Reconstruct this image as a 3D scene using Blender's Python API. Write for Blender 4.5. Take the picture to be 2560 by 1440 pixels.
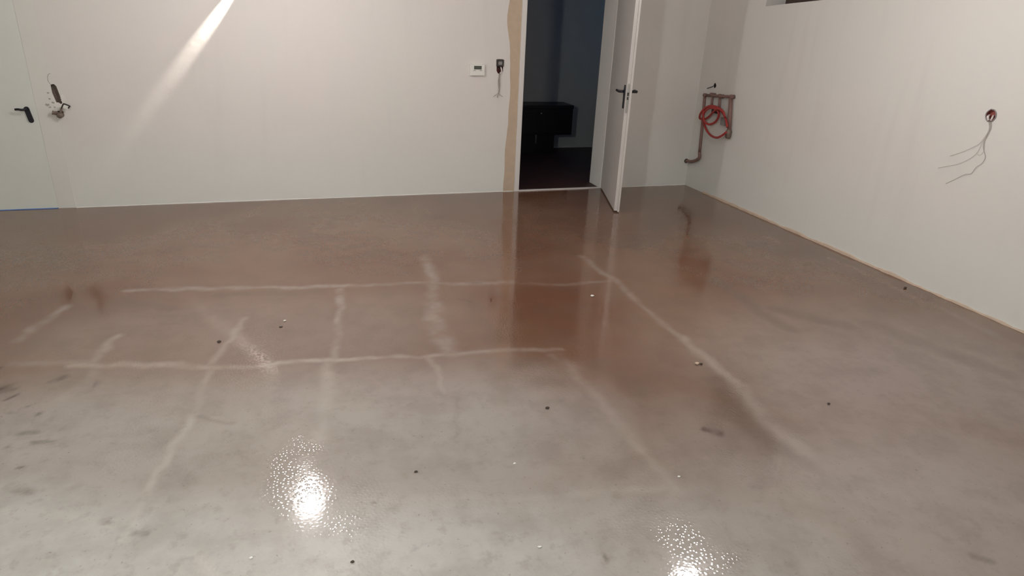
import bpy, bmesh, math, random
import numpy as np
from mathutils import Vector, Matrix
for o in list(bpy.data.objects): bpy.data.objects.remove(o)
S = bpy.context.scene
COL = S.collection
rnd = random.Random(7)
# ------------------------------------------------------------------ camera, world, exposure
FPX, PITCH, ROLL, YAW, CAMH = 1656.727, 0.38698, 0.04588, 0.33267, 1.6
BACK, RIGHT = 6.1355, 4.051          # wall planes
cy, sy, cp, sp = math.cos(YAW), math.sin(YAW), math.cos(PITCH), math.sin(PITCH)
FW = Vector((sy*cp, cy*cp, -sp)); _r = Vector((cy, -sy, 0)); _u = _r.cross(FW)
RT = math.cos(ROLL)*_r + math.sin(ROLL)*_u
UP = -math.sin(ROLL)*_r + math.cos(ROLL)*_u
EYE = Vector((0, 0, CAMH))
cam = bpy.data.cameras.new('camera'); camo = bpy.data.objects.new('camera', cam); COL.objects.link(camo)
cam.sensor_fit = 'HORIZONTAL'; cam.sensor_width = 36.0; cam.lens = FPX/2560*36.0; cam.clip_start = 0.02
m = Matrix((RT, UP, -FW)).transposed().to_4x4(); m.translation = EYE
camo.matrix_world = m
S.camera = camo
S.view_settings.view_transform = 'Standard'; S.view_settings.look = 'None'
S.view_settings.gamma = 1.0; S.view_settings.use_curve_mapping = False
S.cycles.use_light_tree = False; S.cycles.max_bounces = 6; S.cycles.diffuse_bounces = 5; S.cycles.glossy_bounces = 4
S.view_settings.exposure = 0.52
w = bpy.data.worlds.new('dusk'); S.world = w; w.use_nodes = True
bg = w.node_tree.nodes['Background']; bg.inputs[0].default_value = (0.13, 0.33, 0.78, 1); bg.inputs[1].default_value = 1.0

LAMP_WARM = (1.0, 0.93, 0.905); LAMP_COOL = (0.95, 1.0, 0.95)
LAMP_A = (-0.062, 4.50, 2.0, 182.0, LAMP_WARM)
LAMP_B = (2.40, 2.92, 2.0, 155.0, LAMP_WARM)
LAMP_C = (-0.85, 0.85, 2.0, 470.0, LAMP_COOL)
# added narrow beam grazing the far wall, only there to draw the bright streak
sd = bpy.data.lights.new('added_streak_beam', 'SPOT'); sd.energy = 300; sd.color = (1, .93, .82)
sd.spot_size = math.radians(7.5); sd.spot_blend = 1.0; sd.shadow_soft_size = 0.004
SPOT_TIP = Vector((-1.03, BACK, 0.82)); SPOT_DIR2 = Vector((0.634, 0, 0.774)).normalized()
SPOT = SPOT_TIP + SPOT_DIR2*1.55 + Vector((0, -0.05, 0))
so = bpy.data.objects.new('added_streak_beam', sd); COL.objects.link(so); so.location = SPOT
SPOT_TILT = math.radians(4.3)
sdir = (-SPOT_DIR2*math.cos(SPOT_TILT) + Vector((0, math.sin(SPOT_TILT), 0))).normalized()
_z = -sdir; _y = Vector((0, 1, 0)); _y = (_y - _y.dot(_z)*_z).normalized(); _x = _y.cross(_z)
SPOT_MAT = Matrix((_x, _y, _z)).transposed().to_4x4(); SPOT_MAT.translation = SPOT
so.matrix_world = SPOT_MAT @ Matrix.Diagonal((1.2, 1, 1, 1))

# ------------------------------------------------------------------ pixel -> point helpers
def ray(q): return FW*FPX + RT*(q[0]-1280) - UP*(q[1]-720)
def onfloor(q, z=0.0):
    d = ray(q); return EYE + d*((z-CAMH)/d.z)
def ony(q, y=BACK):
    d = ray(q); return EYE + d*(y/d.y)
def onx(q, x=RIGHT):
    d = ray(q); return EYE + d*(x/d.x)

# ------------------------------------------------------------------ materials
def mat(name, col, rough=0.6, metal=0.0, bump=0.0, bscale=40.0, var=0.0, vscale=6.0, emit=None, spec=0.5):
    M = bpy.data.materials.new(name); M.use_nodes = True; nt = M.node_tree; N = nt.nodes; L = nt.links
    b = N['Principled BSDF']; b.inputs['Roughness'].default_value = rough; b.inputs['Metallic'].default_value = metal
    b.inputs['Specular IOR Level'].default_value = spec
    b.inputs['Base Color'].default_value = (*col, 1)
    tc = N.new('ShaderNodeTexCoord')
    if var:
        n = N.new('ShaderNodeTexNoise'); n.inputs['Scale'].default_value = vscale; n.inputs['Detail'].default_value = 5
        L.new(tc.outputs['Object'], n.inputs['Vector'])
        mx = N.new('ShaderNodeMix'); mx.data_type = 'RGBA'
        mx.inputs[6].default_value = (*[c*(1-var) for c in col], 1); mx.inputs[7].default_value = (*[min(1, c*(1+var)) for c in col], 1)
        L.new(n.outputs['Fac'], mx.inputs[0]); L.new(mx.outputs[2], b.inputs['Base Color'])
    if bump:
        n2 = N.new('ShaderNodeTexNoise'); n2.inputs['Scale'].default_value = bscale; n2.inputs['Detail'].default_value = 4
        L.new(tc.outputs['Object'], n2.inputs['Vector'])
        bp = N.new('ShaderNodeBump'); bp.inputs['Strength'].default_value = bump; bp.inputs['Distance'].default_value = 0.01
        L.new(n2.outputs['Fac'], bp.inputs['Height']); L.new(bp.outputs['Normal'], b.inputs['Normal'])
    if emit:
        b.inputs['Emission Color'].default_value = (*emit[0], 1); b.inputs['Emission Strength'].default_value = emit[1]
    return M

def wall_mat(name, a, b_, dark):
    """White primed plaster: soft patchy tint, faint vertical runs, trowel relief."""
    M = bpy.data.materials.new(name); M.use_nodes = True; nt = M.node_tree; N = nt.nodes; L = nt.links
    b = N['Principled BSDF']; b.inputs['Roughness'].default_value = 0.75; b.inputs['Specular IOR Level'].default_value = 0.25
    g = N.new('ShaderNodeNewGeometry')
    n = N.new('ShaderNodeTexNoise'); n.inputs['Scale'].default_value = 0.9; n.inputs['Detail'].default_value = 4
    L.new(g.outputs['Position'], n.inputs['Vector'])
    r = N.new('ShaderNodeMapRange'); r.inputs[1].default_value = 0.35; r.inputs[2].default_value = 0.65
    L.new(n.outputs['Fac'], r.inputs[0])
    mx = N.new('ShaderNodeMix'); mx.data_type = 'RGBA'
    mx.inputs[6].default_value = (*a, 1); mx.inputs[7].default_value = (*b_, 1); L.new(r.outputs[0], mx.inputs[0])
    mp = N.new('ShaderNodeMapping'); mp.inputs['Scale'].default_value = (7, 7, 0.7); L.new(g.outputs['Position'], mp.inputs[0])
    n2 = N.new('ShaderNodeTexNoise'); n2.inputs['Scale'].default_value = 1.0; n2.inputs['Detail'].default_value = 3
    L.new(mp.outputs[0], n2.inputs['Vector'])
    r2 = N.new('ShaderNodeMapRange'); r2.inputs[1].default_value = 0.56; r2.inputs[2].default_value = 0.78; r2.inputs[4].default_value = 0.35
    L.new(n2.outputs['Fac'], r2.inputs[0])
    mx2 = N.new('ShaderNodeMix'); mx2.data_type = 'RGBA'; L.new(mx.outputs[2], mx2.inputs[6]); mx2.inputs[7].default_value = (*dark, 1)
    L.new(r2.outputs[0], mx2.inputs[0])
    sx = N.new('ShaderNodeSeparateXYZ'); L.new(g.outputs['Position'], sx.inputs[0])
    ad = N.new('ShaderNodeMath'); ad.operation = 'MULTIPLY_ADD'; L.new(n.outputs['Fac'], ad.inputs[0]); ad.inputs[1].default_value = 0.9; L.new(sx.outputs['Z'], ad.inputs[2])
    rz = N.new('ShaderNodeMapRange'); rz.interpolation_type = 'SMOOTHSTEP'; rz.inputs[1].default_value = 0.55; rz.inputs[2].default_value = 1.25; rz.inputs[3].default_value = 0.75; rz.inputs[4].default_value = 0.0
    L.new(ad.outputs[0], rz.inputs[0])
    mx3 = N.new('ShaderNodeMix'); mx3.data_type = 'RGBA'; L.new(mx2.outputs[2], mx3.inputs[6]); mx3.inputs[7].default_value = (0.765, 0.785, 0.755, 1); L.new(rz.outputs[0], mx3.inputs[0])  # paler and greener towards the floor: bounced light put into the wall colour
    L.new(mx3.outputs[2], b.inputs['Base Color'])
    n3 = N.new('ShaderNodeTexNoise'); n3.inputs['Scale'].default_value = 14; n3.inputs['Detail'].default_value = 6
    L.new(g.outputs['Position'], n3.inputs['Vector'])
    bp = N.new('ShaderNodeBump'); bp.inputs['Strength'].default_value = 0.12; bp.inputs['Distance'].default_value = 0.01
    L.new(n3.outputs['Fac'], bp.inputs['Height']); L.new(bp.outputs[0], b.inputs['Normal'])
    return M

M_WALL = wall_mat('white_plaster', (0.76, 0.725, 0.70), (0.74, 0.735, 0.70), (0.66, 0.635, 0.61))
M_CEIL = mat('ceiling_white', (0.75, 0.74, 0.72), 0.85, var=0.04, spec=0.2)
M_STOREFL = mat('shaded_red_floor', (0.045, 0.016, 0.014), 0.5, var=0.3, vscale=3)  # same floor carried on, the dark room's shade put into its colour
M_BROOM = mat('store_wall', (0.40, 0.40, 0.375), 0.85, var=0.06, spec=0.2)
M_TAN = mat('bare_plaster', (0.56, 0.45, 0.34), 0.9, var=0.12, vscale=20, bump=0.3, spec=0.2)
M_EDGE = mat('plaster_edge', (0.62, 0.50, 0.40), 0.9, var=0.15, vscale=30, spec=0.2)
M_DOORL = mat('closed_door_paint', (0.735, 0.765, 0.725), 0.5, var=0.02)
M_CASE = mat('casing_paint', (0.74, 0.74, 0.70), 0.55, var=0.02)
M_DOOR = mat('door_paint', (0.62, 0.59, 0.57), 0.38, var=0.02)
M_FRAME = mat('frame_paint', (0.74, 0.72, 0.70), 0.4, var=0.02)
M_BLACK = mat('black_lever', (0.012, 0.012, 0.018), 0.35, var=0.2)
M_STEEL = mat('lock_steel', (0.45, 0.45, 0.43), 0.4, 0.7, var=0.1)
M_HOLE = mat('chase_brown', (0.20, 0.155, 0.135), 0.95, var=0.35, vscale=60, bump=0.5, spec=0.1)
M_BRASS = mat('dull_brass', (0.22, 0.17, 0.14), 0.55, 0.4, var=0.3, vscale=60)
M_COPPER = mat('dull_copper', (0.26, 0.155, 0.135), 0.6, 0.2, var=0.25, vscale=40)
M_RED = mat('red_hose', (0.40, 0.038, 0.033), 0.5, var=0.15, vscale=30)
M_GREY = mat('grey_plastic', (0.30, 0.28, 0.27), 0.6, var=0.1)
M_DKGREY = mat('dark_plastic', (0.045, 0.036, 0.034), 0.6, var=0.15)
M_MAROON = mat('maroon_box', (0.16, 0.035, 0.03), 0.65, var=0.2, vscale=50)
M_REDBOX = mat('red_box', (0.30, 0.075, 0.065), 0.65, var=0.2, vscale=50)
M_WIRE = mat('grey_wire', (0.36, 0.32, 0.29), 0.6, var=0.1)
M_WIREW = mat('white_wire', (0.72, 0.66, 0.64), 0.6, var=0.05)
M_WHITE = mat('white_plastic', (0.80, 0.80, 0.76), 0.45, var=0.01)
M_LCD = mat('lcd_grey', (0.085, 0.095, 0.08), 0.25, var=0.08, vscale=30)
M_PRINT = mat('grey_print', (0.42, 0.40, 0.39), 0.6, var=0.05)
M_DESK = mat('black_lacquer', (0.008, 0.006, 0.008), 0.4, var=0.3)
M_KNOB = mat('bright_steel', (0.55, 0.55, 0.52), 0.25, 1.0, var=0.05)
M_WOOD = mat('dark_brown_wood', (0.055, 0.036, 0.03), 0.6, var=0.35, vscale=14, bump=0.1)
M_GLASS = mat('dark_pane', (0.02, 0.018, 0.018), 0.1, var=0.2)
M_CHIPW = mat('white_chip', (0.82, 0.80, 0.76), 0.7, var=0.1, vscale=80)
M_CHIPD = mat('dark_grit', (0.06, 0.045, 0.035), 0.8, var=0.3, vscale=80)
M_CHIPT = mat('tan_chip', (0.55, 0.42, 0.32), 0.8, var=0.2, vscale=80)
M_MORTAR = mat('grey_mortar', (0.45, 0.42, 0.39), 0.9, var=0.2, vscale=60, spec=0.2)
M_LIME = mat('lime_smear', (0.80, 0.78, 0.74), 0.9, var=0.12, vscale=50, bump=0.4, spec=0.2)

# ------------------------------------------------------------------ floor material
def floor_material():
    M = bpy.data.materials.new('sealed_concrete'); M.use_nodes = True; nt = M.node_tree; N = nt.nodes; L = nt.links
    b = N['Principled BSDF']
    geo = N.new('ShaderNodeNewGeometry'); P = geo.outputs['Position']
    def noise(scale, detail=4, vec=P, rough=0.5):
        n = N.new('ShaderNodeTexNoise'); n.inputs['Scale'].default_value = scale; n.inputs['Detail'].default_value = detail
        n.noise_dimensions = '2D'; n.inputs['Roughness'].default_value = rough; L.new(vec, n.inputs['Vector']); return n
    def rng(src, a, b_, c=0.0, d=1.0, smooth=True):
        r = N.new('ShaderNodeMapRange'); r.interpolation_type = 'SMOOTHSTEP' if smooth else 'LINEAR'
        r.inputs[1].default_value = a; r.inputs[2].default_value = b_; r.inputs[3].default_value = c; r.inputs[4].default_value = d
        L.new(src, r.inputs[0]); return r.outputs[0]
    def math_(op, a, b_):
        n = N.new('ShaderNodeMath'); n.operation = op
        for k, v in enumerate((a, b_)):
            if isinstance(v, (int, float)): n.inputs[k].default_value = v
            else: L.new(v, n.inputs[k])
        return n.outputs[0]
    def mix(fac, a, b_):
        n = N.new('ShaderNodeMix'); n.data_type = 'RGBA'
        if isinstance(fac, (int, float)): n.inputs[0].default_value = fac
        else: L.new(fac, n.inputs[0])
        for k, v in ((6, a), (7, b_)):
            if isinstance(v, tuple): n.inputs[k].default_value = (*v, 1)
            else: L.new(v, n.inputs[k])
        return n.outputs[2]
    at = N.new('ShaderNodeAttribute'); at.attribute_name = 'stains_and_falloff'; sep = N.new('ShaderNodeSeparateColor'); L.new(at.outputs['Color'], sep.inputs[0])
    pale, darkm, scuff, grey = sep.outputs[0], sep.outputs[1], sep.outputs[2], at.outputs['Alpha']
    n1 = noise(1.1, 2); n2 = noise(5.0, 4, rough=0.6); n3 = noise(60.0, 1)
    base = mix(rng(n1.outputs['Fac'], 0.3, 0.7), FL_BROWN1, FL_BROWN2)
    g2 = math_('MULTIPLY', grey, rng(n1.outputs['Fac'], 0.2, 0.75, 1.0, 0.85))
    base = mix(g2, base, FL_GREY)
    base = mix(rng(n2.outputs['Fac'], 0.35, 0.75, 0, 0.22), base, FL_DARK)
    base = mix(math_('MULTIPLY', pale, rng(n2.outputs['Fac'], 0.25, 0.6, 0.45, 1.0)), base, FL_PALE)
    base = mix(darkm, base, FL_DARK)
    base = mix(math_('MULTIPLY', scuff, rng(n2.outputs['Fac'], 0.38, 0.55)), base, (0.045, 0.028, 0.02))
    n6 = noise(17.0, 3, rough=0.65); gk = math_('ADD', math_('MULTIPLY', grey, 0.85), 0.12)
    base = mix(math_('MULTIPLY', gk, rng(n6.outputs['Fac'], 0.52, 0.78, 0, 0.20)), base, FL_DARK)
    base = mix(rng(n3.outputs['Fac'], 0.76, 0.84, 0, 0.3), base, FL_DARK)
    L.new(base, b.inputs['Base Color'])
    # sealer gloss
    b.inputs['IOR'].default_value = FL_IOR
    rg = rng(n2.outputs['Fac'], 0.3, 0.7, FL_R0, FL_R1)
    rg = math_('ADD', rg, math_('MULTIPLY', pale, 0.10))
    L.new(rg, b.inputs['Roughness'])
    # blistered relief in the sealer
    vo = N.new('ShaderNodeTexVoronoi'); vo.voronoi_dimensions = '2D'; vo.feature = 'F1'; vo.inputs['Scale'].default_value = 62
    L.new(P, vo.inputs['Vector'])
    bl = rng(vo.outputs['Distance'], 0.05, 0.45, 1.0, 0.0)
    n4 = noise(4.0, 1)
    hgt = math_('MULTIPLY', bl, rng(n4.outputs['Fac'], 0.42, 0.68, 0.25, 1.0))
    n5 = noise(110.0, 0)
    hgt = math_('ADD', hgt, math_('MULTIPLY', n5.outputs['Fac'], 0.15))
    bp = N.new('ShaderNodeBump'); bp.inputs['Strength'].default_value = 1.0; bp.inputs['Distance'].default_value = FL_BUMP
    L.new(hgt, bp.inputs['Height'])
    L.new(bp.outputs[0], b.inputs['Normal'])
    return M
FL_BROWN1 = (0.165, 0.078, 0.045); FL_BROWN2 = (0.205, 0.118, 0.075)
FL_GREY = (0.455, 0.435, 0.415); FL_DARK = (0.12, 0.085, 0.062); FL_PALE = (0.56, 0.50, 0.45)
FL_IOR = 1.85; FL_R0 = 0.05; FL_R1 = 0.10; FL_BUMP = 0.0003
PALE = [  # (pixel a, pixel b, half width m, strength)
    ((190, 912), (550, 912), .045, .55), ((550, 912), (840, 905), .035, .6), ((840, 905), (1090, 888), .03, .6), ((1090, 888), (1400, 872), .035, .5),
    ((40, 905), (250, 905), .05, .22),
    ((320, 724), (860, 713), .05, .38), ((860, 713), (1280, 704), .045, .28), ((1300, 708), (1540, 706), .035, .22),
    ((610, 800), (545, 900), .035, .45), ((545, 915), (480, 1040), .035, .42), ((480, 1040), (370, 1230), .032, .55), ((370, 1230), (310, 1340), .035, .4),
    ((848, 722), (838, 900), .04, .35), ((815, 915), (800, 1090), .055, .35),
    ((1062, 640), (1085, 760), .06, .33), ((1085, 760), (1130, 880), .085, .42), ((1080, 890), (1098, 980), .025, .35),
    ((1380, 885), (1500, 1000), .06, .35), ((1500, 1000), (1600, 1130), .05, .34), ((1600, 1130), (1690, 1225), .045, .32),
    ((1460, 640), (1550, 720), .05, .30), ((1550, 720), (1690, 840), .045, .45), ((1690, 840), (1840, 975), .055, .40), ((1840, 975), (1990, 1120), .08, .28),
    ((160, 765), (60, 845), .05, .35), ((300, 840), (250, 900), .045, .38), ((240, 930), (130, 1010), .05, .2),
    ((0, 1290), (310, 1300), .04, .3), ((380, 1270), (600, 1265), .035, .22), ((960, 1250), (1400, 1235), .025, .28), ((1400, 1235), (1660, 1215), .03, .34),
    ((1690, 1220), (1640, 1270), .035, .25), ((510, 1400), (545, 1440), .04, .5), ((1640, 1290), (1780, 1290), .012, .35),
    ((2070, 640), (2560, 870), .06, .12),
]
DARK = [
    ((1500, 910), (1600, 980), .13, .22, .1), ((1790, 960), (1930, 1120), .10, .25, .1), ((1940, 770), (2120, 815), .09, .40, .1), ((1800, 700), (1960, 815), .09, .38, .1),
    ((2180, 810), (2500, 930), .12, .28, .1), ((1580, 610), (1720, 520), .25, .40, .1), ((1640, 560), (2050, 640), .22, .25, .1),
    ((300, 750), (430, 770), .09, .30, .1), ((0, 620), (160, 660), .3, .22, .1), ((560, 735), (800, 728), .06, .25, .1), ((1180, 760), (1240, 860), .1, .25, .1),
    ((500, 1035), (590, 1050), .02, .25, .1), ((1130, 1000), (1135, 1090), .014, .12, .1), ((2440, 1405), (2480, 1410), .025, .5, .1),
]
SCUFF = [
    ((-30, 985), (45, 968), .05, .6, .1), ((-10, 1050), (60, 1020), .02, .5, .1), ((75, 1045), (110, 1022), .02, .45, .1), ((20, 1100), (70, 1090), .018, .45, .1), ((260, 1290), (330, 1310), .03, .35, .1), ((90, 1150), (110, 1145), .018, .5, .1), ((20, 1182), (40, 1180), .014, .6, .1),
    ((-20, 985), (30, 970), .06, .75, .3), ((118, 1008), (155, 988), .022, .8, .1), ((-10, 862), (14, 852), .012, .9, .1), ((-10, 925), (8, 916), .02, .95, .3),
    ((20, 1005), (55, 985), .012, .7, .1), ((120, 958), (160, 942), .02, .55, .1), ((1755, 1075), (1800, 1087), .03, .75, .1), ((1735, 1068), (1760, 1075), .02, .4, .1),
    ((1172, 703), (1195, 703), .02, .65, .1), ((1140, 745), (1180, 752), .02, .35, .1), ((540, 855), (555, 853), .014, .6, .1), ((895, 1256), (925, 1252), .010, .6, .1),
    ((60, 1115), (110, 1110), .02, .4, .1), ((340, 1325), (380, 1330), .02, .35, .1), ((0, 1130), (40, 1150), .02, .35, .1), ((960, 1300), (1000, 1390), .006, .5, .1),
    ((640, 600), (670, 597), .03, .3, .1), ((1515, 1388), (1535, 1400), .012, .5, .1), ((0, 1240), (60, 1250), .02, .3, .1), ((190, 1000), (240, 950), .02, .35, .1),
]
GREYZONE = [  # near floor lighter and greyer: brightness falloff put into the colour
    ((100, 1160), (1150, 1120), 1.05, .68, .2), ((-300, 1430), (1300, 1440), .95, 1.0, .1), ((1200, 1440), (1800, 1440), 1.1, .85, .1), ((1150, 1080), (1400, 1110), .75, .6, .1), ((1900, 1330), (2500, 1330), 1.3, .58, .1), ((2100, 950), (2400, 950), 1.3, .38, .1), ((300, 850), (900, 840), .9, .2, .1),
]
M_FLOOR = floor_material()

# ------------------------------------------------------------------ mesh helpers
class B:
    def __init__(s): s.bm = bmesh.new()
    def box(s, x0, x1, y0, y1, z0, z1, M=None, bev=0.0):
        t = bmesh.new(); bmesh.ops.create_cube(t, size=1)
        for v in t.verts: v.co = Vector((x0+(v.co.x+.5)*(x1-x0), y0+(v.co.y+.5)*(y1-y0), z0+(v.co.z+.5)*(z1-z0)))
        if bev: bmesh.ops.bevel(t, geom=t.edges[:], offset=bev, segments=2, affect='EDGES', profile=0.6)
        if M is not None: bmesh.ops.transform(t, matrix=M, verts=t.verts)
        s.join(t); return s
    def join(s, t):
        me = bpy.data.meshes.new('tmp'); t.to_mesh(me); t.free(); s.bm.from_mesh(me); bpy.data.meshes.remove(me)
    def tube(s, pts, r, n=10, smooth=6, cap=True, closed=False, rz=None):
        P = [Vector(p) for p in pts]
        if smooth and len(P) > 2:
            Q = []
            k = len(P)
            for i in range(k if closed else k-1):
                p0 = P[(i-1) % k] if (closed or i > 0) else P[0]*2-P[1]; p1 = P[i]; p2 = P[(i+1) % k]
                p3 = P[(i+2) % k] if (closed or i+2 < k) else P[-1]*2-P[-2]
                for j in range(smooth):
                    t = j/smooth
                    Q.append(.5*((2*p1)+(p2-p0)*t+(2*p0-5*p1+4*p2-p3)*t*t+(3*p1-p0-3*p2+p3)*t**3))
            if not closed: Q.append(P[-1])
            P = Q
        rings = []; up = None
        for i, p in enumerate(P):
            if closed: d = P[(i+1) % len(P)]-P[i-1]
            else: d = P[min(i+1, len(P)-1)]-P[max(i-1, 0)]
            d.normalize()
            if up is None:
                up = Vector((0, 0, 1)) if abs(d.z) < .9 else Vector((1, 0, 0))
            a = d.cross(up); a.normalize(); up = a.cross(d); up.normalize()
            rr = r if not isinstance(r, (list, tuple)) else r[min(i*len(r)//len(P), len(r)-1)]
            rings.append([s.bm.verts.new(p+a*math.cos(2*math.pi*j/n)*rr+up*math.sin(2*math.pi*j/n)*rr) for j in range(n)])
        m_ = len(rings)
        for i in range(m_ if closed else m_-1):
            A, C = rings[i], rings[(i+1) % m_]
            for j in range(n): s.bm.faces.new((A[j], A[(j+1) % n], C[(j+1) % n], C[j]))
        if cap and not closed: s.bm.faces.new(rings[0][::-1]); s.bm.faces.new(rings[-1])
        return s
    def prism(s, pts, ext):
        """closed outline (3-D points) extruded along vector ext"""
        a = [s.bm.verts.new(p) for p in pts]; b = [s.bm.verts.new(Vector(p)+Vector(ext)) for p in pts]; n = len(pts)
        s.bm.faces.new(a); s.bm.faces.new(b[::-1])
        for i in range(n): s.bm.faces.new((a[i], b[i], b[(i+1) % n], a[(i+1) % n]))
        return s
    def lathe(s, prof, origin, axis, n=20):
        """prof: (radius, height) list, spun about axis from origin"""
        ax = Vector(axis).normalized(); u = ax.orthogonal().normalized(); v = ax.cross(u); rings = []
        for r, h in prof:
            rings.append([s.bm.verts.new(Vector(origin)+ax*h+(u*math.cos(2*math.pi*j/n)+v*math.sin(2*math.pi*j/n))*max(r, 1e-4)) for j in range(n)])
        for A, C in zip(rings, rings[1:]):
            for j in range(n): s.bm.faces.new((A[j], A[(j+1) % n], C[(j+1) % n], C[j]))
        s.bm.faces.new(rings[0][::-1]); s.bm.faces.new(rings[-1]); return s
    def quad(s, *p): s.bm.faces.new([s.bm.verts.new(q) for q in p]); return s

def world_loc(o):
    v = Vector(o.location)
    while o.parent: o = o.parent; v += Vector(o.location)
    return v
def tag(o, label=None, cat=None, group=None, kind=None):
    if label: o['label'] = label
    if cat: o['category'] = cat
    if group: o['group'] = group
    if kind: o['kind'] = kind
    return o
def thing(name, loc, label, cat, group=None, kind=None):
    o = bpy.data.objects.new(name, None); COL.objects.link(o); o.location = loc; o.empty_display_size = .05
    return tag(o, label, cat, group, kind)
def obj(name, b, material, parent=None, smooth=False, loc=None, recalc=True):
    bm = b.bm if isinstance(b, B) else b
    if recalc: bmesh.ops.recalc_face_normals(bm, faces=bm.faces[:])
    off = world_loc(parent) if parent else Vector(loc if loc is not None else (0, 0, 0))
    bmesh.ops.translate(bm, verts=bm.verts[:], vec=-off)
    me = bpy.data.meshes.new(name); bm.to_mesh(me); bm.free()
    if smooth:
        for p in me.polygons: p.use_smooth = True
    o = bpy.data.objects.new(name, me); COL.objects.link(o)
    if parent: o.parent = parent
    else: o.location = off
    me.materials.append(material)
    return o

def panel(outer, holes, depth_vec, back_holes=()):
    """wall slab: polygon with holes as front sheet, back sheet, rim; holes listed in back_holes go right through"""
    bm = bmesh.new(); dv = Vector(depth_vec)
    def loop(pts, off=Vector((0, 0, 0))):
        vs = [bm.verts.new(Vector(p)+off) for p in pts]
        return vs, [bm.edges.new((vs[i], vs[(i+1) % len(vs)])) for i in range(len(vs))]
    fr = [loop(outer)]+[loop(h_) for h_ in holes]
    bmesh.ops.triangle_fill(bm, use_beauty=True, use_dissolve=False, edges=[e for l in fr for e in l[1]])
    bk = [loop(outer, dv)]+[loop(h_, dv) for h_ in back_holes]
    bmesh.ops.triangle_fill(bm, use_beauty=True, use_dissolve=False, edges=[e for l in bk for e in l[1]])
    def rim(a, c):
        n = len(a)
        for i in range(n): bm.faces.new((a[i], a[(i+1) % n], c[(i+1) % n], c[i]))
    rim(fr[0][0], bk[0][0])
    for k, h_ in enumerate(back_holes):
        j = [i for i, hh in enumerate(holes) if hh is h_][0]
        rim(fr[1+j][0], bk[1+k][0])
    return bm
def cup(loop_pts, depth_vec, jag=0.0):
    """recess lining: sides and bottom of a niche cut in a wall"""
    bm = bmesh.new(); n = len(loop_pts); dv = Vector(depth_vec)
    c = sum((Vector(p) for p in loop_pts), Vector())/n
    a = [bm.verts.new(p) for p in loop_pts]
    b = [bm.verts.new(c+(Vector(p)-c)*0.92+dv*(1+rnd.uniform(-jag, jag))) for p in loop_pts]
    for i in range(n): bm.faces.new((a[i], a[(i+1) % n], b[(i+1) % n], b[i]))
    bm.faces.new(b)
    return bm

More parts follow.
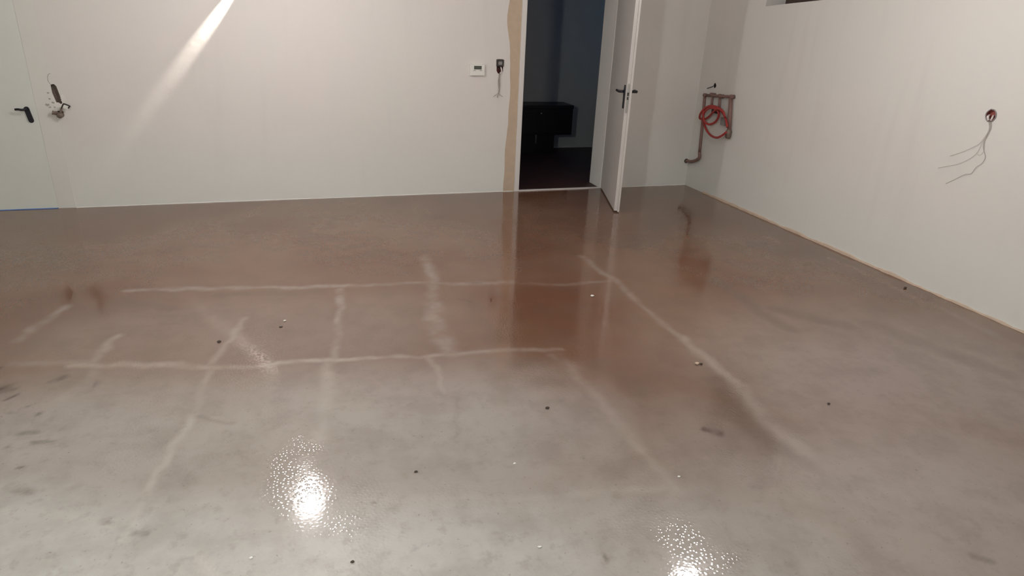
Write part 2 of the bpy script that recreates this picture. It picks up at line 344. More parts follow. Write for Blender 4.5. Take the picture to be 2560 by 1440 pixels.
# ------------------------------------------------------------------ room shell
CEIL = 2.7; X0, Y0 = -4.2, -2.6; WT = 0.265; YB = BACK+WT; FAR = 8.37; XR2 = 4.9
def floor_mesh():
    '''slab top as a grid, fine where the wiped streaks and stains lie; their strength is kept per vertex'''
    def axis(a, lo, hi, b_, st, co):
        v = [a+(lo-a)*i/max(1, round((lo-a)/co)) for i in range(max(1, round((lo-a)/co)))]
        n = round((hi-lo)/st); v += [lo+(hi-lo)*i/n for i in range(n+1)]
        k = max(1, round((b_-hi)/co)); v += [hi+(b_-hi)*(i+1)/k for i in range(k)]
        return np.array(v)
    xs = axis(X0-.2, -2.5, RIGHT-.01, RIGHT+.3, .0125, .5); ys = axis(Y0-.2, 0.9, BACK-.01, BACK+.02, .0125, .5)
    XX, YY = np.meshgrid(xs, ys); nx, ny = len(xs), len(ys)
    co = np.stack([XX.ravel(), YY.ravel(), np.zeros(nx*ny)], 1)
    i = (np.arange(ny-1)[:, None]*nx+np.arange(nx-1)[None]).ravel()
    q = np.stack([i, i+1, i+nx+1, i+nx], 1)
    nv = len(co)
    low = np.array([[x, y, z] for z in (-.15, -.004) for x, y in ((xs[0], ys[0]), (xs[-1], ys[0]), (xs[-1], ys[-1]), (xs[0], ys[-1]))])
    lq = np.array([[0, 3, 2, 1], [0, 1, 5, 4], [1, 2, 6, 5], [2, 3, 7, 6], [3, 0, 4, 7]])+nv
    co = np.concatenate([co, low]); q = np.concatenate([q, lq])
    me = bpy.data.meshes.new('floor'); me.vertices.add(len(co)); me.vertices.foreach_set('co', co.astype(np.float32).ravel())
    me.loops.add(q.size); me.loops.foreach_set('vertex_index', q.astype(np.int32).ravel())
    me.polygons.add(len(q)); me.polygons.foreach_set('loop_start', np.arange(0, q.size, 4, dtype=np.int32)); me.polygons.foreach_set('loop_total', np.full(len(q), 4, np.int32))
    me.update(calc_edges=True)
    # smooth value noise for the wobble of hand-made edges
    rg = np.random.default_rng(5)
    def vnoise(f):
        T = rg.random((64, 64)); u, v = (co[:, 0]+8)*f, (co[:, 1]+8)*f
        iu, iv = np.floor(u).astype(int), np.floor(v).astype(int); fu, fv = u-iu, v-iv; fu = fu*fu*(3-2*fu); fv = fv*fv*(3-2*fv)
        t = lambda a, b_: T[a % 64, b_ % 64]
        return (t(iu, iv)*(1-fu)+t(iu+1, iv)*fu)*(1-fv)+(t(iu, iv+1)*(1-fu)+t(iu+1, iv+1)*fu)*fv
    wx = (vnoise(3)-.5)*.07+(vnoise(11)-.5)*.03+(vnoise(30)-.5)*.012; wy = (vnoise(3)-.5)*.07+(vnoise(11)-.5)*.03+(vnoise(30)-.5)*.012
    breakup = np.clip(-.05+1.5*(.5*vnoise(4)+.3*vnoise(13)+.2*vnoise(40)), 0, 1)
    def masks(lst, wob):
        M = np.zeros(len(co))
        px, py = co[:, 0]+wx*wob, co[:, 1]+wy*wob
        for qa, qb, w_, gain, *ed in lst:
            A, Bv = onfloor(qa), onfloor(qb); bx, by = Bv.x-A.x, Bv.y-A.y
            h_ = np.clip(((px-A.x)*bx+(py-A.y)*by)/(bx*bx+by*by), 0, 1)
            d = np.hypot(px-A.x-bx*h_, py-A.y-by*h_); e = w_*(ed[0] if ed else .02)
            t = np.clip((w_-d)/(w_-e), 0, 1); M = np.maximum(M, gain*t*t*(3-2*t))
        return M
    col = np.stack([masks(PALE, .9)*breakup*.8, masks(DARK, 1.0), masks(SCUFF, 1.2)*np.clip(2.6*(.3*vnoise(9)+.4*vnoise(22)+.3*vnoise(45))-.45, 0, 1), masks(GREYZONE, 1.5)], 1)  # alpha channel holds the painted near-floor lightening
    ca = me.color_attributes.new('stains_and_falloff', 'FLOAT_COLOR', 'POINT'); ca.data.foreach_set('color', col.astype(np.float32).ravel())
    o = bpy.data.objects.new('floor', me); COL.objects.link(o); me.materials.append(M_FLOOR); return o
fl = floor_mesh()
tag(fl, 'sealed concrete floor with pale wiped streaks and lamp reflections', 'floor', kind='structure')
fs = obj('floor_store', B().box(0.2, XR2+.2, BACK+.02, FAR+.2, -.15, 0), M_STOREFL); tag(fs, 'dark red-brown floor of the unlit room beyond the doorway, shade put into its colour', 'floor', kind='structure')
ce = obj('ceiling', B().box(X0-.2, XR2+.2, Y0-.2, FAR+.2, CEIL, CEIL+.15), M_CEIL); tag(ce, 'flat white ceiling above the room', 'ceiling', kind='structure')

DL0, DL1 = -2.75, -1.83            # closed door, left
DR0, DR1 = 2.135, 3.035            # open doorway
def v2(pts, y=BACK): return [Vector((x, y, z)) for x, z in pts]
# niches in the back wall
def slot(a, b_, r, n=7, y=BACK):
    """rounded slot outline from a to b (x,z)"""
    ax = Vector((b_[0]-a[0], 0, b_[1]-a[1])).normalized(); t = math.atan2(ax.z, ax.x); P = []
    for c, s0 in ((b_, -math.pi/2), (a, math.pi/2)):
        for i in range(n):
            an = t+s0+math.pi*i/(n-1); rr = r*rnd.uniform(.9, 1.1); P.append(Vector((c[0]+rr*math.cos(an), y, c[1]+rr*math.sin(an))))
    return P
ch0, ch1 = ony((133, 217)), ony((148, 254))
chase = slot((ch0.x, ch0.z), (ch1.x, ch1.z), 0.0215)
cen = ony((151, 284)); hole_tap = [Vector((cen.x+.026*rnd.uniform(.8, 1.25)*math.cos(i*math.pi/6), BACK, cen.z+.026*rnd.uniform(.8, 1.2)*math.sin(i*math.pi/6))) for i in range(12)]
bx0, bx1 = ony((1243, 149)), ony((1257, 184))
BXL, BXR, BXT, BXB = 1.872, 1.934, 1.242, 1.112
box_loop = v2([(BXL, BXT), (BXR, BXT), (BXR, BXB+.03), (BXR-.012, BXB+.008), (BXR-.031, BXB), (BXL+.012, BXB+.008), (BXL, BXB+.03)])
XB1 = XR2
outer = v2([(X0, 0), (DL0, 0), (DL0, 2.0), (DL1, 2.0), (DL1, 0), (DR0, 0), (DR0, 2.03), (DR1, 2.03), (DR1, 0), (XB1, 0), (XB1, CEIL), (X0, CEIL)])
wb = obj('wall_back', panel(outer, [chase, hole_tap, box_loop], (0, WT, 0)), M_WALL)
tag(wb, 'white plastered far wall with two doors, thermostat and pipe chase', 'wall', kind='structure')
obj('pipe_chase', cup(chase, (0, .035, 0), .2), M_HOLE, wb)['label'] = 'narrow brown vertical slot cut into the plaster'
obj('tap_recess', cup(hole_tap, (0, .03, 0), .2), M_HOLE, wb)['label'] = 'ragged brown hole around the tap stub'
# bare plaster strip beside the open door
b = B(); zs = [i*0.06 for i in range(45)]; lf = []
for z in zs:
    k = 1.995-0.033*math.exp(-((z-1.62)/.17)**2)-.006*math.sin(z*5)-.004*math.sin(z*17+1)
    if .65 < z < 1.25: k += .008
    if z < .6: k -= .012*(1-z/.6)
    lf.append(k)
ZT = zs[-1]
pts = [Vector((2.092, BACK-.0015, 0)), Vector((2.092, BACK-.0015, ZT))]+[Vector((lf[i], BACK-.0015, zs[i])) for i in range(len(zs)-1, -1, -1)]
b.prism(pts, (0, .003, 0)); obj('bare_plaster_strip', b, M_TAN, wb)['label'] = 'ragged tan strip of bare plaster beside the door frame'

def edge_strip(name, p0, p1, nrm, hmin, hmax, th, parent, material, seed, step=.05, gap=()):
    r_ = random.Random(seed); P0, P1 = Vector(p0), Vector(p1); L_ = (P1-P0).length; n = int(L_/step); d = (P1-P0)/L_
    top = []; h_ = hmin
    for i in range(n+1):
        h_ = min(hmax, max(hmin, h_+r_.uniform(-1, 1)*(hmax-hmin)*.45)); top.append(h_)
    bm = bmesh.new(); rows = []
    for i in range(n+1):
        q = P0+d*(L_*i/n); t_ = th*r_.uniform(.6, 1.4)
        rows.append([bm.verts.new(q), bm.verts.new(q+Vector(nrm)*t_), bm.verts.new(q+Vector(nrm)*t_*.8+Vector((0, 0, top[i]*.8))), bm.verts.new(q+Vector((0, 0, top[i])))])
    for A, C in zip(rows, rows[1:]):
        for k in range(3): bm.faces.new((A[k], C[k], C[k+1], A[k+1]))
    bm.faces.new(rows[0]); bm.faces.new(rows[-1][::-1])
    return obj(name, bm, material, parent)
edge_strip('plaster_edge', (DL1+.13, BACK, 0), (2.09, BACK, 0), (0, -1, 0), .002, .009, .004, wb, M_WALL, 3)['label'] = 'rough lime plaster lip along the floor'
edge_strip('plaster_edge', (DR1+.06, BACK, 0), (RIGHT, BACK, 0), (0, -1, 0), .002, .008, .004, wb, M_WALL, 4)

# right wall
SILL = [(5.292, 1.785), (5.05, 1.803), (4.645, 1.829), (4.05, 1.86)]
win_loop = [Vector((RIGHT, y, z)) for y, z in SILL]+[Vector((RIGHT, 4.05, 2.45)), Vector((RIGHT, 5.292, 2.45))]
sc_ = onx((2478, 289)); sock = [Vector((RIGHT, sc_.y+.033*math.cos(i*math.pi/10)*rnd.uniform(.94, 1.06), sc_.z+.036*math.sin(i*math.pi/10)*rnd.uniform(.94, 1.06))) for i in range(20)]
hc = onx((1787, 214)); hol = [Vector((RIGHT, hc.y+.021*math.cos(i*math.pi/6)*rnd.uniform(.8, 1.2), hc.z+.024*math.sin(i*math.pi/6)*rnd.uniform(.8, 1.2))) for i in range(12)]
outer = [Vector((RIGHT, y, z)) for y, z in ((Y0, 0), (BACK, 0), (BACK, CEIL), (Y0, CEIL))]
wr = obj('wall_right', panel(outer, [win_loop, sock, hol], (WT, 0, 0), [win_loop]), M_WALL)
tag(wr, 'white plastered right wall with copper manifold, socket hole and high window', 'wall', kind='structure')
obj('cable_hole', cup(hol, (.05, 0, 0), .2), M_DKGREY, wr)['label'] = 'small black hole above the copper manifold'
edge_strip('plaster_edge', (RIGHT, Y0+.1, 0), (RIGHT, BACK-.35, 0), (-1, 0, 0), .006, .022, .012, None, M_EDGE, 5)
tag(bpy.data.objects['plaster_edge.002'], 'ragged tan plaster lip where the right wall meets the floor', 'trim', kind='structure'); bpy.data.objects['plaster_edge.002'].name = 'trim_1'
# window in the right wall
wn = thing('window_1', (RIGHT+.1, 4.67, 1.8), 'high dark brown window set deep in the right wall', 'window', kind='structure')
f = B()
f.box(RIGHT+.13, RIGHT+.19, 4.05, 5.2, 1.80, 1.93); f.box(RIGHT+.13, RIGHT+.19, 4.05, 5.292, 2.38, 2.45)
f.box(RIGHT+.13, RIGHT+.19, 5.08, 5.20, 1.93, 2.38); f.box(RIGHT+.13, RIGHT+.19, 4.05, 4.12, 1.93, 2.38); f.box(RIGHT+.13, RIGHT+.19, 4.58, 4.65, 1.93, 2.38)
obj('window_frame', f, M_WOOD, wn)
obj('pane', B().box(RIGHT+.155, RIGHT+.165, 4.12, 4.58, 1.93, 2.38), M_GLASS, wn); obj('pane', B().box(RIGHT+.155, RIGHT+.165, 4.65, 5.08, 1.93, 2.38), M_GLASS, wn)
obj('shutter', B().box(RIGHT+.20, RIGHT+.23, 4.0, 5.35, 1.75, 2.5), M_WOOD, wn)
obj('sill', B().prism([Vector((RIGHT+.004, y, z)) for y, z in SILL]+[Vector((RIGHT+.004, 4.05, 1.75)), Vector((RIGHT+.004, 5.292, 1.75))], (.2, 0, 0)), M_WALL, wn)['label'] = 'white plastered sill'
# unseen sides of the room
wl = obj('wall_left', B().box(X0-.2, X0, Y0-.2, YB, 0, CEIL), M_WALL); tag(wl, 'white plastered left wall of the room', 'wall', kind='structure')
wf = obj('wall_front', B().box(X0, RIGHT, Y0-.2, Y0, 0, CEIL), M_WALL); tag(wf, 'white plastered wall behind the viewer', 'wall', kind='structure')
# dark room beyond the doorway
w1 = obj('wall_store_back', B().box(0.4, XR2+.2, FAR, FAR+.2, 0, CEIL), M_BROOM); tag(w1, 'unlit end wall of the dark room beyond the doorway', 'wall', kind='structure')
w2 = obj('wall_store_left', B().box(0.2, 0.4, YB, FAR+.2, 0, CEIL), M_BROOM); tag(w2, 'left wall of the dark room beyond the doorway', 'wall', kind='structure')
sw = [Vector((XR2, y, z)) for y, z in ((6.9, 1.3), (7.9, 1.3), (7.9, 2.2), (6.9, 2.2))]
w3 = obj('wall_store_right', panel([Vector((XR2, y, z)) for y, z in ((YB, 0), (FAR, 0), (FAR, CEIL), (YB, CEIL))], [sw], (.2, 0, 0), [sw]), M_BROOM)
tag(w3, 'right wall of the dark room beyond the doorway, with an added window', 'wall', kind='structure')
w2n = thing('added_window', (XR2+.1, 7.4, 1.3), 'added unseen dusk window in the dark room beyond the doorway', 'window', kind='structure')  # added out of view to let blue light onto the store wall
f = B(); f.box(XR2+.05, XR2+.1, 6.9, 7.9, 1.3, 1.36); f.box(XR2+.05, XR2+.1, 6.9, 7.9, 2.14, 2.2); f.box(XR2+.05, XR2+.1, 6.9, 6.96, 1.36, 2.14); f.box(XR2+.05, XR2+.1, 7.84, 7.9, 1.36, 2.14); f.box(XR2+.05, XR2+.1, 7.37, 7.43, 1.36, 2.14)
obj('window_frame', f, M_WOOD, w2n)
edge_strip('plaster_edge', (XR2, FAR, 0), (2.5, FAR, 0), (0, -1, 0), .005, .03, .012, w1, M_BROOM, 6)

# ------------------------------------------------------------------ doors
def rounded_bar(b, p, q, hw, d0, d1, nrm, n=8):
    """flat plate with round ends from p to q, half width hw, from depth d0 to d1 along nrm"""
    p, q, nrm = Vector(p), Vector(q), Vector(nrm).normalized(); ax = (q-p).normalized(); sd_ = ax.cross(nrm).normalized(); P = []
    for c, s0 in ((q, 1), (p, -1)):
        for i in range(n):
            an = -math.pi/2+math.pi*i/(n-1); P.append(c+(ax*s0)*hw*math.cos(an)+(sd_*s0)*hw*math.sin(an)+nrm*d0)
    b.prism(P, nrm*(d1-d0)); return b
d1 = thing('door_1', ((DL0+DL1)/2, BACK, 0), 'closed flush pale grey-green door with black lever at the left end of the far wall', 'door', kind='structure')
leaf = obj('door_leaf', B().box(DL0+.0005, DL1-.0005, BACK-.002, BACK+.04, .006, 1.997), M_DOORL, d1)
f = B(); f.box(DL1, DL1+.127, BACK-.0035, BACK-.0002, 0, 2.1, bev=.0015); f.box(DL0-.127, DL0, BACK-.0035, BACK-.0002, 0, 2.1, bev=.0015); f.box(DL0, DL1, BACK-.0035, BACK-.0002, 2.0, 2.1, bev=.0015)
obj('door_casing', f, M_CASE, d1)
b = B(); p, q = ony((67, 272)), ony((79, 301)); rounded_bar(b, (p.x, BACK-.002, p.z), (q.x, BACK-.002, q.z), .0175, 0, .010, (0, -1, 0))
lv = obj('lever_plate', b, M_BLACK, leaf); lv['label'] = 'black plate with rounded ends'
a0 = ony((68, 272), BACK-.055); a1 = ony((37, 274), BACK-.055)
b = B(); b.tube([(p.x, BACK-.008, p.z), (p.x, BACK-.05, p.z+.001)], .011, 12, 0)
b.tube([(p.x+.004, BACK-.05, p.z), (p.x-.02, BACK-.056, p.z), (a1.x+.02, BACK-.056, a1.z+.002), (a1.x, BACK-.052, a1.z)], .0085, 10, 5)
obj('lever', b, M_BLACK, leaf, smooth=True)['label'] = 'black lever pointing left'

d2 = thing('door_2', (2.585, BACK, 0), 'white door standing open into the room on a dark doorway', 'door', kind='structure')
f = B(); f.box(2.092, 2.137, BACK-.016, BACK+.02, 0, 2.08, bev=.003); f.box(2.125, 2.15, BACK+.016, YB, 0, 2.06)
obj('door_jamb', f, M_FRAME, d2)['label'] = 'narrow white left jamb'
f = B(); f.box(3.042, 3.10, BACK-.012, BACK+.01, 0, 2.08, bev=.003); f.box(3.038, 3.06, BACK+.008, YB, 0, 2.06)
obj('door_jamb', f, M_DOOR, d2)
f = B(); f.box(2.137, 3.042, BACK-.016, BACK+.02, 2.03, 2.08, bev=.003); f.box(2.15, 3.038, BACK+.016, YB, 2.03, 2.06)
obj('door_head', f, M_FRAME, d2)
th0, th1 = onfloor((1288, 475)), onfloor((1493, 468))
obj('threshold_strip', B().box(2.136, 3.044, BACK-.012, BACK+.024, 0, .009, bev=.002), M_FRAME, d2)['label'] = 'thin white strip across the doorway'
# leaf frame: u along the leaf from the hinge, v towards its far face
H0 = Vector((3.044, BACK+.005, 0)); E0 = onfloor((1535, 527.5), .012); E0.z = 0
ud = (E0-H0).normalized(); LEN = (E0-H0).length; vd = Vector((-ud.y, ud.x, 0))
LM = Matrix((ud, vd, Vector((0, 0, 1)))).transposed().to_4x4(); LM.translation = H0
def lp(u, v, z): return LM @ Vector((u, v, z))
b = B(); b.box(.002, LEN-.004, 0, .030, .014, 1.995, LM, bev=.0012); b.box(.004, LEN+.012, .028, .046, .008, 2.005, LM, bev=.0012)
dl = obj('door_leaf', b, M_DOOR, d2)
# lever on both faces
HU, HZ = LEN-.062, 1.055
b = B(); rounded_bar(b, lp(HU, 0, HZ+.035), lp(HU, 0, HZ-.125), .019, 0, .010, -vd); obj('lever_plate', b, M_BLACK, dl)['label'] = 'black plate with rounded ends'
b = B(); rounded_bar(b, lp(HU, .046, HZ+.035), lp(HU, .046, HZ-.125), .019, 0, .010, vd); obj('lever_plate', b, M_BLACK, dl)
for v0, sg in ((0, -1), (.046, 1)):
    b = B(); b.tube([lp(HU, v0+sg*.006, HZ), lp(HU, v0+sg*.05, HZ)], .0115, 12, 0)
    b.tube([lp(HU+.004, v0+sg*.05, HZ), lp(HU-.02, v0+sg*.056, HZ), lp(HU-.10, v0+sg*.056, HZ), lp(HU-.125, v0+sg*.053, HZ-.002)], [.0115, .0105, .0095], 10, 5)
    obj('lever', b, M_BLACK, dl, smooth=True)
# lock faceplate on the leaf's edge
b = B(); rounded_bar(b, lp(LEN-.004, .016, HZ+.06), lp(LEN-.004, .016, HZ-.165), .010, 0, .002, ud); obj('lock_plate', b, M_STEEL, dl)['label'] = 'grey steel lock plate'
b = B(); b.box(LEN-.004, LEN+.006, .010, .022, HZ-.03, HZ-.003, LM, bev=.001); b.box(LEN-.004, LEN+.0005, .010, .022, HZ-.062, HZ-.04, LM); obj('latch', b, M_DKGREY, dl)
for z in (.25, 1.75):
    b = B(); b.tube([lp(-.004, .03, z), lp(-.004, .03, z+.08)], .008, 10, 0); obj('hinge', b, M_STEEL, d2)

# ------------------------------------------------------------------ thermostat
t0, t1 = ony((1174, 159)), ony((1210, 189))
TL, TR, TT, TB = t0.x, t1.x, 1.196, 1.096
t = thing('thermostat', ((TL+TR)/2, BACK, TB), 'square white thermostat with small grey screen on the wall left of the open door', 'thermostat')
obj('body', B().box(TL, TR, BACK-.026, BACK, TB, TT, bev=.004), M_WHITE, t)
obj('screen', B().box(TL+.036, TR-.032, BACK-.0275, BACK-.02, TT-.045, TT-.014), M_LCD, t)['label'] = 'dark grey display'
obj('button', B().box(TL+.030, TL+.052, BACK-.0285, BACK-.02, TT-.057, TT-.050), M_PRINT, t); obj('button', B().box(TR-.050, TR-.028, BACK-.0285, BACK-.02, TT-.057, TT-.050), M_PRINT, t)
obj('cover_flap', B().box(TL+.012, TR-.012, BACK-.0272, BACK-.02, TB+.010, TB+.034, bev=.001), M_WHITE, t)

# ------------------------------------------------------------------ open wall box with wires
xb = thing('switch_box', ((BXL+BXR)/2, BACK, BXB), 'open sunken wall box with hanging wires between thermostat and open door', 'box')
obj('box_lining', cup(box_loop, (0, .045, 0)), M_MAROON, xb)['label'] = 'dark maroon lining'
b = B(); zt, zb = BXT-.003, BXT-.062
for a in ((BXL-.004, BXL+.012, zb, zt), (BXR-.012, BXR+.003, zb, zt), (BXL+.012, BXR-.012, zt-.014, zt+.004), (BXL+.012, BXR-.012, zb, zb+.014)):
    b.box(a[0], a[1], BACK-.012, BACK+.01, a[2], a[3], bev=.002)
obj('mounting_frame', b, M_DKGREY, xb)
obj('switch_insert', B().box(BXL+.010, BXR-.010, BACK-.006, BACK+.03, zb+.012, zt-.012, bev=.003), M_GREY, xb)['label'] = 'grey plastic insert'
X = lambda q: ony(q, BACK-.012)
b = B(); b.tube([(BXL+.015, BACK+.03, BXT-.062), (BXL+.024, BACK-.006, BXT-.085), (BXL+.03, BACK+.006, BXT-.11), X((1249, 186))], .0035, 7); obj('wire', b, M_DKGREY, xb, smooth=True)
b = B(); b.tube([(BXR-.016, BACK+.03, BXT-.062), (BXR-.018, BACK-.010, BXT-.085), (BXR-.016, BACK-.010, BXT-.108), (BXR-.028, BACK-.006, BXT-.125)], .0075, 8); obj('wire', b, M_WIREW, xb, smooth=True)
for pl in ([(1249, 184), (1246, 200), (1246, 216), (1248, 230), (1233, 242)], [(1249, 184), (1249, 200), (1250, 216), (1247, 232), (1257, 242)], [(1248, 184), (1247, 205), (1249, 222), (1246, 233), (1243, 244)]):
    b = B(); b.tube([X(q) for q in pl], .0022, 6); obj('wire', b, M_WIRE, xb, smooth=True)

# ------------------------------------------------------------------ tap stub and lime smears at the chase
tp = thing('water_tap', (cen.x, BACK, cen.z), 'stubby brown tap with square bracket handle below the slot beside the closed door', 'tap')
b = B(); b.lathe([(.024, 0), (.026, .012), (.020, .016), (.018, .045), (.021, .05), (.021, .062), (.014, .066)], (cen.x+.004, BACK+.015, cen.z-.008), (0, -1, 0), 16)
obj('valve_body', b, M_BRASS, tp, smooth=True)
b = B(); b.lathe([(.013, 0), (.013, .03), (.016, .032), (.016, .04)], (cen.x-.006, BACK-.03, cen.z+.004), (-1, -.2, .25), 12); obj('side_outlet', b, M_BRASS, tp, smooth=True)
Y1 = BACK-.05
hp = [ony(q, Y1) for q in ((153, 272), (158, 261), (161, 260), (174, 265), (173, 267), (171, 271))]
b = B(); b.tube([ony((151, 281), Y1), hp[0]], .0075, 8, 0); obj('handle_stem', b, M_BRASS, tp)
b = B(); b.tube([hp[0], hp[1], hp[2], hp[3], hp[4], hp[5]], .0055, 8, 3); obj('bracket_handle', b, M_DKGREY, tp)
e0_, e1_ = ony((161, 266.5), Y1+.003), ony((170, 269.5), Y1+.003)
b = B(); rounded_bar(b, e0_, e1_, .013, 0, .004, (0, -1, 0)); obj('handle_tag', b, M_WHITE, tp)['label'] = 'small white tag inside the bracket'
for pc, rx, rz, sd_ in (((128, 250), .020, .05, 1), ((142, 262), .035, .022, 2), ((122, 262), .02, .02, 3), ((158, 246), .018, .03, 4)):
    c = ony(pc); r_ = random.Random(sd_*11); b = B()
    b.prism([Vector((c.x+rx*math.cos(k*math.pi/9)*r_.uniform(.7, 1.25), BACK-.0022, c.z+rz*math.sin(k*math.pi/9)*r_.uniform(.7, 1.25))) for k in range(18)], (0, .003, 0))
    obj('lime_patch', b, M_LIME, wb)
for pc, rr in (((121, 232), .008), ((124, 247), .007), ((133, 257), .009), ((119, 262), .012), ((125, 268), .008), ((137, 268), .006), ((141, 280), .010)):
    c = ony(pc); r_ = random.Random(int(pc[0])); b = B()
    b.prism([Vector((c.x+rr*math.cos(k*math.pi/6)*r_.uniform(.6, 1.4), BACK-.0055, c.z+rr*.8*math.sin(k*math.pi/6)*r_.uniform(.6, 1.4))) for k in range(12)], (0, .004, 0))
    obj('mortar_splash', b, M_MORTAR, wb)
b = B(); b.tube([ony(q, BACK-.004) for q in ((128, 212), (121, 204), (119, 194), (121, 186), (126, 184))], .0018, 6)
w_ = obj('loose_wire', b, M_WIRE, smooth=True, loc=ony((124, 196))); tag(w_, 'thin grey wire curling up from the top of the wall slot', 'wire')

# ------------------------------------------------------------------ copper manifold, elbow pipe, red hose
PX = RIGHT-.035
R_ = lambda q, x=PX: onx(q, x)
mf = thing('copper_manifold', R_((1795, 330), RIGHT), 'dull copper pipe manifold in the corner on the right wall', 'pipes')
hd = [R_(q) for q in ((1763, 238), (1780, 237), (1800, 240), (1829, 242))]
b = B(); b.tube([hd[0], hd[3]], .014, 12, 0)
for q in hd: b.lathe([(.018, -.02), (.02, -.012), (.02, .012), (.018, .02)], q, (0, 1, 0), 12)
obj('header_pipe', b, M_COPPER, mf, smooth=True)
for i, (a, c, r) in enumerate((((1781, 240), (1779, 268), .012), ((1800, 242), (1798, 280), .012), ((1827, 244), (1823, 325), .019))):
    b = B(); b.tube([R_(a), R_(c)], r, 12, 0); obj('branch_pipe', b, M_COPPER, mf, smooth=True)
for q in ((1781, 238), (1801, 241), (1828, 242)):
    b = B(); b.tube([R_(q), R_(q)+Vector((.034, 0, 0))], .013, 10, 0); b.lathe([(.02, 0), (.02, .01)], R_(q)+Vector((.023, 0, 0)), (1, 0, 0), 12); obj('wall_bracket', b, M_BRASS, mf, smooth=True)
# long drop and the elbow into the far wall
tp_, bt = R_((1762, 240)), R_((1747, 392)); bt.y = min(bt.y, BACK-.04)
el = [tp_, R_((1755, 320)), R_((1749, 380)), R_((1747, 397))]
st = ony((1724, 402), BACK-.002); st.x = RIGHT-.0265
b = B(); b.tube([el[0], el[1], el[2]], .0145, 12, 4); b.tube([el[2], el[3]+Vector((0, 0, .005)), (el[3]+st)/2+Vector((0, 0, -.016)), st], .0165, 12, 6); obj('drop_pipe', b, M_COPPER, mf, smooth=True)['label'] = 'long copper drop ending in an elbow'
b = B(); b.lathe([(.024, 0), (.024, .004), (.019, .006)], (st.x, BACK, st.z), (0, -1, 0), 14); obj('pipe_collar', b, M_DKGREY, mf, smooth=True)
c = R_((1821, 334)); b = B(); b.lathe([(.02, -.045), (.028, -.03), (.03, .02), (.022, .035), (.018, .05)], c, (0, 0, 1), 14); b.lathe([(.02, 0), (.022, .03)], c, (0, 1, 0), 12); obj('end_valve', b, M_BRASS, mf, smooth=True)['label'] = 'brownish grey valve at the foot'
c = R_((1809, 303), RIGHT-.02); b = B(); b.box(c.x-.018, RIGHT-.002, c.y-.03, c.y+.03, c.z-.04, c.z+.035, bev=.006); obj('wall_plate', b, M_GREY, mf)['label'] = 'dark grey block'
c = R_((1788, 277), RIGHT-.02); b = B(); b.box(c.x-.018, RIGHT-.002, c.y-.05, c.y+.04, c.z-.022, c.z+.015, bev=.006); obj('wall_plate', b, M_DKGREY, mf)
# hose, looped over the pipes
HX = PX-.045
loops = [(1818, 318), (1815, 300), (1806, 281), (1792, 270), (1776, 266), (1762, 271), (1752, 283), (1749, 294), (1754, 298), (1764, 297), (1775, 289), (1784, 279), (1796, 272), (1808, 280), (1812, 292),
         (1805, 276), (1790, 267), (1774, 265), (1760, 274), (1758, 290), (1762, 304), (1772, 311), (1785, 307), (1794, 297), (1797, 284), (1790, 273), (1776, 270), (1763, 278), (1757, 295), (1761, 312),
         (1768, 328), (1779, 340), (1793, 344), (1806, 338), (1816, 330)]
b = B(); hpnts = []
for i, q in enumerate(loops):
    hpnts.append(R_(q, HX+.022*math.sin(i*.9)))
b.tube(hpnts, .0108, 9, 6)
ho = obj('red_hose', b, M_RED, smooth=True, loc=R_((1785, 300), HX)); tag(ho, 'thin red hose coiled in loops over the copper manifold', 'hose')
b = B(); b.tube([onx((1786, 214), RIGHT+.02), onx((1780, 217), RIGHT-.012), onx((1774, 219), RIGHT-.012), onx((1768, 221), RIGHT-.006)], .004, 7)
ca = obj('cable_stub', b, M_DKGREY, smooth=True, loc=hc); tag(ca, 'short dark cable poking from the hole above the manifold', 'cable')

# ------------------------------------------------------------------ socket hole on the right wall
sb = thing('socket_box', Vector((RIGHT, sc_.y, sc_.z-.036)), 'round dark red sunken socket box with loose wires near the right edge', 'box')
obj('box_lining', cup(sock, (.022, 0, 0)), M_REDBOX, sb)['label'] = 'dark red lining'
b = B(); b.tube([p_+Vector((-.002, 0, 0)) for p_ in sock], .0035, 6, 0, closed=True); obj('box_rim', b, M_GREY, sb)
Wp = lambda q: onx(q, RIGHT-.006)
b = B(); b.tube([onx((2474, 288), RIGHT+.02), onx((2470, 292), RIGHT-.01), onx((2471, 301), RIGHT-.008)], .007, 8); b.tube([onx((2484, 289), RIGHT+.02), onx((2481, 294), RIGHT-.01), onx((2477, 301), RIGHT-.008)], .006, 8); obj('wire_bundle', b, M_WIREW, sb, smooth=True)
for pl, r in (([(2477, 300), (2478, 318), (2470, 335), (2461, 350), (2458, 370), (2463, 392), (2455, 408), (2440, 418), (2428, 434), (2412, 436), (2385, 449), (2364, 459)], .0012),
              ([(2471, 300), (2473, 320), (2466, 340), (2454, 360), (2444, 380), (2430, 393), (2410, 404), (2392, 411), (2370, 415), (2345, 420)], .0009),
              ([(2474, 301), (2472, 325), (2460, 345), (2447, 360), (2428, 370), (2400, 382), (2375, 390)], .0009),
              ([(2476, 301), (2474, 326), (2462, 352), (2459, 378), (2449, 388), (2443, 384)], .0009)):
    b = B(); b.tube([Wp(q) for q in pl], r, 6, 5); obj('wire', b, M_WIRE, sb, smooth=True)

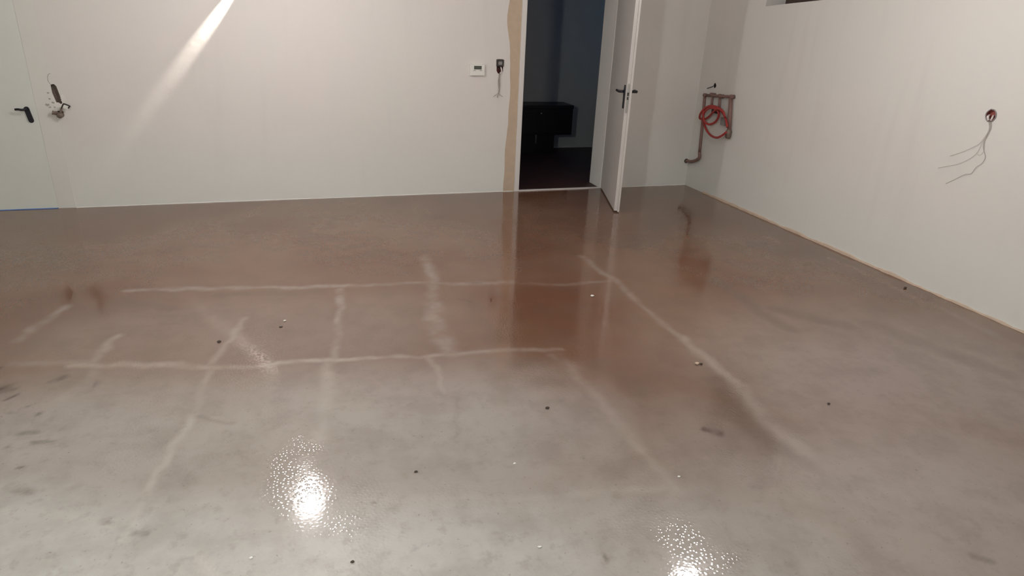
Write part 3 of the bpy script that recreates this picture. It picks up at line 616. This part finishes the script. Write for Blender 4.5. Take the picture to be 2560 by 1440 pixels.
# ------------------------------------------------------------------ black desk in the dark room
YD = 7.96; dx1 = 3.47; dx0 = 2.35
dk = thing('black_desk', (2.9, YD+.3, 0), 'black desk with deep front apron in the dark room beyond the doorway', 'desk')
obj('desk_top', B().box(dx0, dx1, YD, YD+.36, .56, .605, bev=.004), M_DESK, dk)
obj('front_apron', B().box(dx0+.01, dx1-.005, YD+.01, YD+.34, .235, .56, bev=.003), M_DESK, dk)
b = B(); b.box(dx0+.02, 2.73, YD-.006, YD+.01, .26, .54, bev=.003); obj('drawer_front', b, M_DESK, dk)
b = B(); b.box(2.75, dx1-.02, YD-.006, YD+.01, .26, .54, bev=.003); df_ = obj('drawer_front', b, M_DESK, dk)
c = ony((1352, 283), YD); b = B(); b.lathe([(.004, 0), (.004, .012), (.008, .014), (.008, .02), (.003, .023)], (c.x, YD-.006, c.z), (0, -1, 0), 12); obj('knob', b, M_STEEL, df_)
obj('pedestal', B().box(2.60, 3.24, YD+.03, YD+.33, 0, .235, bev=.003), M_DESK, dk)
c = ony((1340, 348), YD); b = B(); b.tube([(c.x, YD+.02, c.z+.05), (c.x, YD+.008, c.z+.04), (c.x, YD+.008, c.z-.04), (c.x, YD+.02, c.z-.05)], .004, 8); obj('glint_pull', b, M_STEEL, dk)  # added bar standing in for a light reflection on the desk

# ------------------------------------------------------------------ grit and chips on the floor
def chip(q, size, material, name, label, sd_, flat=.45):
    r_ = random.Random(sd_); c = onfloor(q); bm = bmesh.new(); bmesh.ops.create_icosphere(bm, subdivisions=1, radius=1)
    for v in bm.verts: v.co = Vector((v.co.x*size*r_.uniform(.7, 1.3), v.co.y*size*.8*r_.uniform(.7, 1.3), v.co.z*size*flat*r_.uniform(.7, 1.2)))
    zmin = min(v.co.z for v in bm.verts)
    for v in bm.verts:
        v.co.z -= zmin; v.co += c
    o = obj(name, bm, material, loc=c); return tag(o, label, 'debris')
chip((712, 803), .009, M_CHIPW, 'plaster_chip', 'white plaster chip on the floor, with a dark crumb just to its left', 1)
chip((702, 818), .011, M_CHIPD, 'grit_crumb', 'dark crumb on the floor beside the leftmost white chip', 2, .3)
chip((1480, 741), .013, M_CHIPW, 'plaster_chip', 'white plaster chip on the floor in front of the open door', 3)
chip((1742, 911), .014, M_CHIPT, 'plaster_chip', 'tan chip on the pale floor streak right of the doorway reflection', 4, .5)
chip((1752, 911), .009, M_CHIPD, 'grit_crumb', 'tiny dark crumb touching the tan chip', 5)
chip((2263, 721), .014, M_CHIPD, 'grit_crumb', 'dark crumb on the floor close to the right wall', 6)
chip((1697, 1193), .007, M_CHIPW, 'plaster_chip', 'white speck of plaster on the floor above the lower right lamp reflection', 7)
chip((1368, 1021), .011, M_CHIPD, 'grit_crumb', 'dark crumb alone on the grey middle of the floor', 8)
chip((1040, 1180), .008, M_CHIPD, 'grit_crumb', 'dark crumb on the floor right of the big lamp reflection', 9)
chip((1349, 1369), .007, M_CHIPW, 'plaster_chip', 'white speck of plaster on the floor at the bottom middle', 10)
chip((881, 1406), .007, M_CHIPD, 'grit_crumb', 'dark crumb on the floor below the big lamp reflection', 11)
chip((548, 855), .012, M_CHIPD, 'grit_crumb', 'dark crumb on a pale floor streak at the middle left', 12, .3)
chip((2072, 1010), .008, M_CHIPD, 'grit_crumb', 'dark crumb on the brown right side of the floor', 13, .4)
chip((1286, 1160), .006, M_CHIPW, 'plaster_chip', 'tiny white speck on the grey floor, below the lone dark crumb', 14)
chip((628, 1396), .006, M_CHIPW, 'plaster_chip', 'tiny white speck on the floor at the bottom, left of the big lamp reflection', 15)

# ------------------------------------------------------------------ lamps of the room, and the added streak spot (above the picture)
def pendant(spec, name, label):
    x, y, z, st_, colr = spec; R0 = .068
    p = thing(name, (x, y, z), label, 'lamp')
    b = B(); b.tube([(x, y, z+R0+.06), (x, y, CEIL)], .004, 8, 0); obj('cord', b, M_DKGREY, p)
    b = B(); b.lathe([(.024, 0), (.024, .05), (.012, .07)], (x, y, z+R0-.008), (0, 0, 1), 14); obj('lamp_socket', b, M_WHITE, p, smooth=True)
    b = B(); b.lathe([(.045, 0), (.045, .015), (.02, .025)], (x, y, CEIL-.025), (0, 0, 1), 14); obj('ceiling_rose', b, M_WHITE, p, smooth=True)
    bm = bmesh.new(); bmesh.ops.create_uvsphere(bm, u_segments=20, v_segments=12, radius=R0); bmesh.ops.translate(bm, verts=bm.verts, vec=(x, y, z))
    obj('globe', bm, mat('globe_light', (.8, .8, .8), .5, emit=(colr, st_)), p, smooth=True)
pendant(LAMP_A, 'pendant_lamp', 'bare globe lamp hanging in front of the far wall, above the picture')
pendant(LAMP_B, 'pendant_lamp', 'bare globe lamp hanging near the right wall, above the picture')
pendant(LAMP_C, 'pendant_lamp', 'cool globe lamp hanging over the near end of the room')
ws = thing('added_streak_spot', (SPOT.x, BACK, SPOT.z), 'added small white spotlight for the streak on the far wall, above the picture', 'lamp')
b = B(); ax = -sdir; b.lathe([(.022, .012), (.024, .05), (.018, .07)], SPOT, ax, 14); obj('spot_housing', b, M_WHITE, ws, smooth=True)
b = B(); b.tube([SPOT+ax*.05, Vector((SPOT.x+.03, BACK, SPOT.z+.05))], .006, 8, 0); obj('spot_arm', b, M_WHITE, ws)
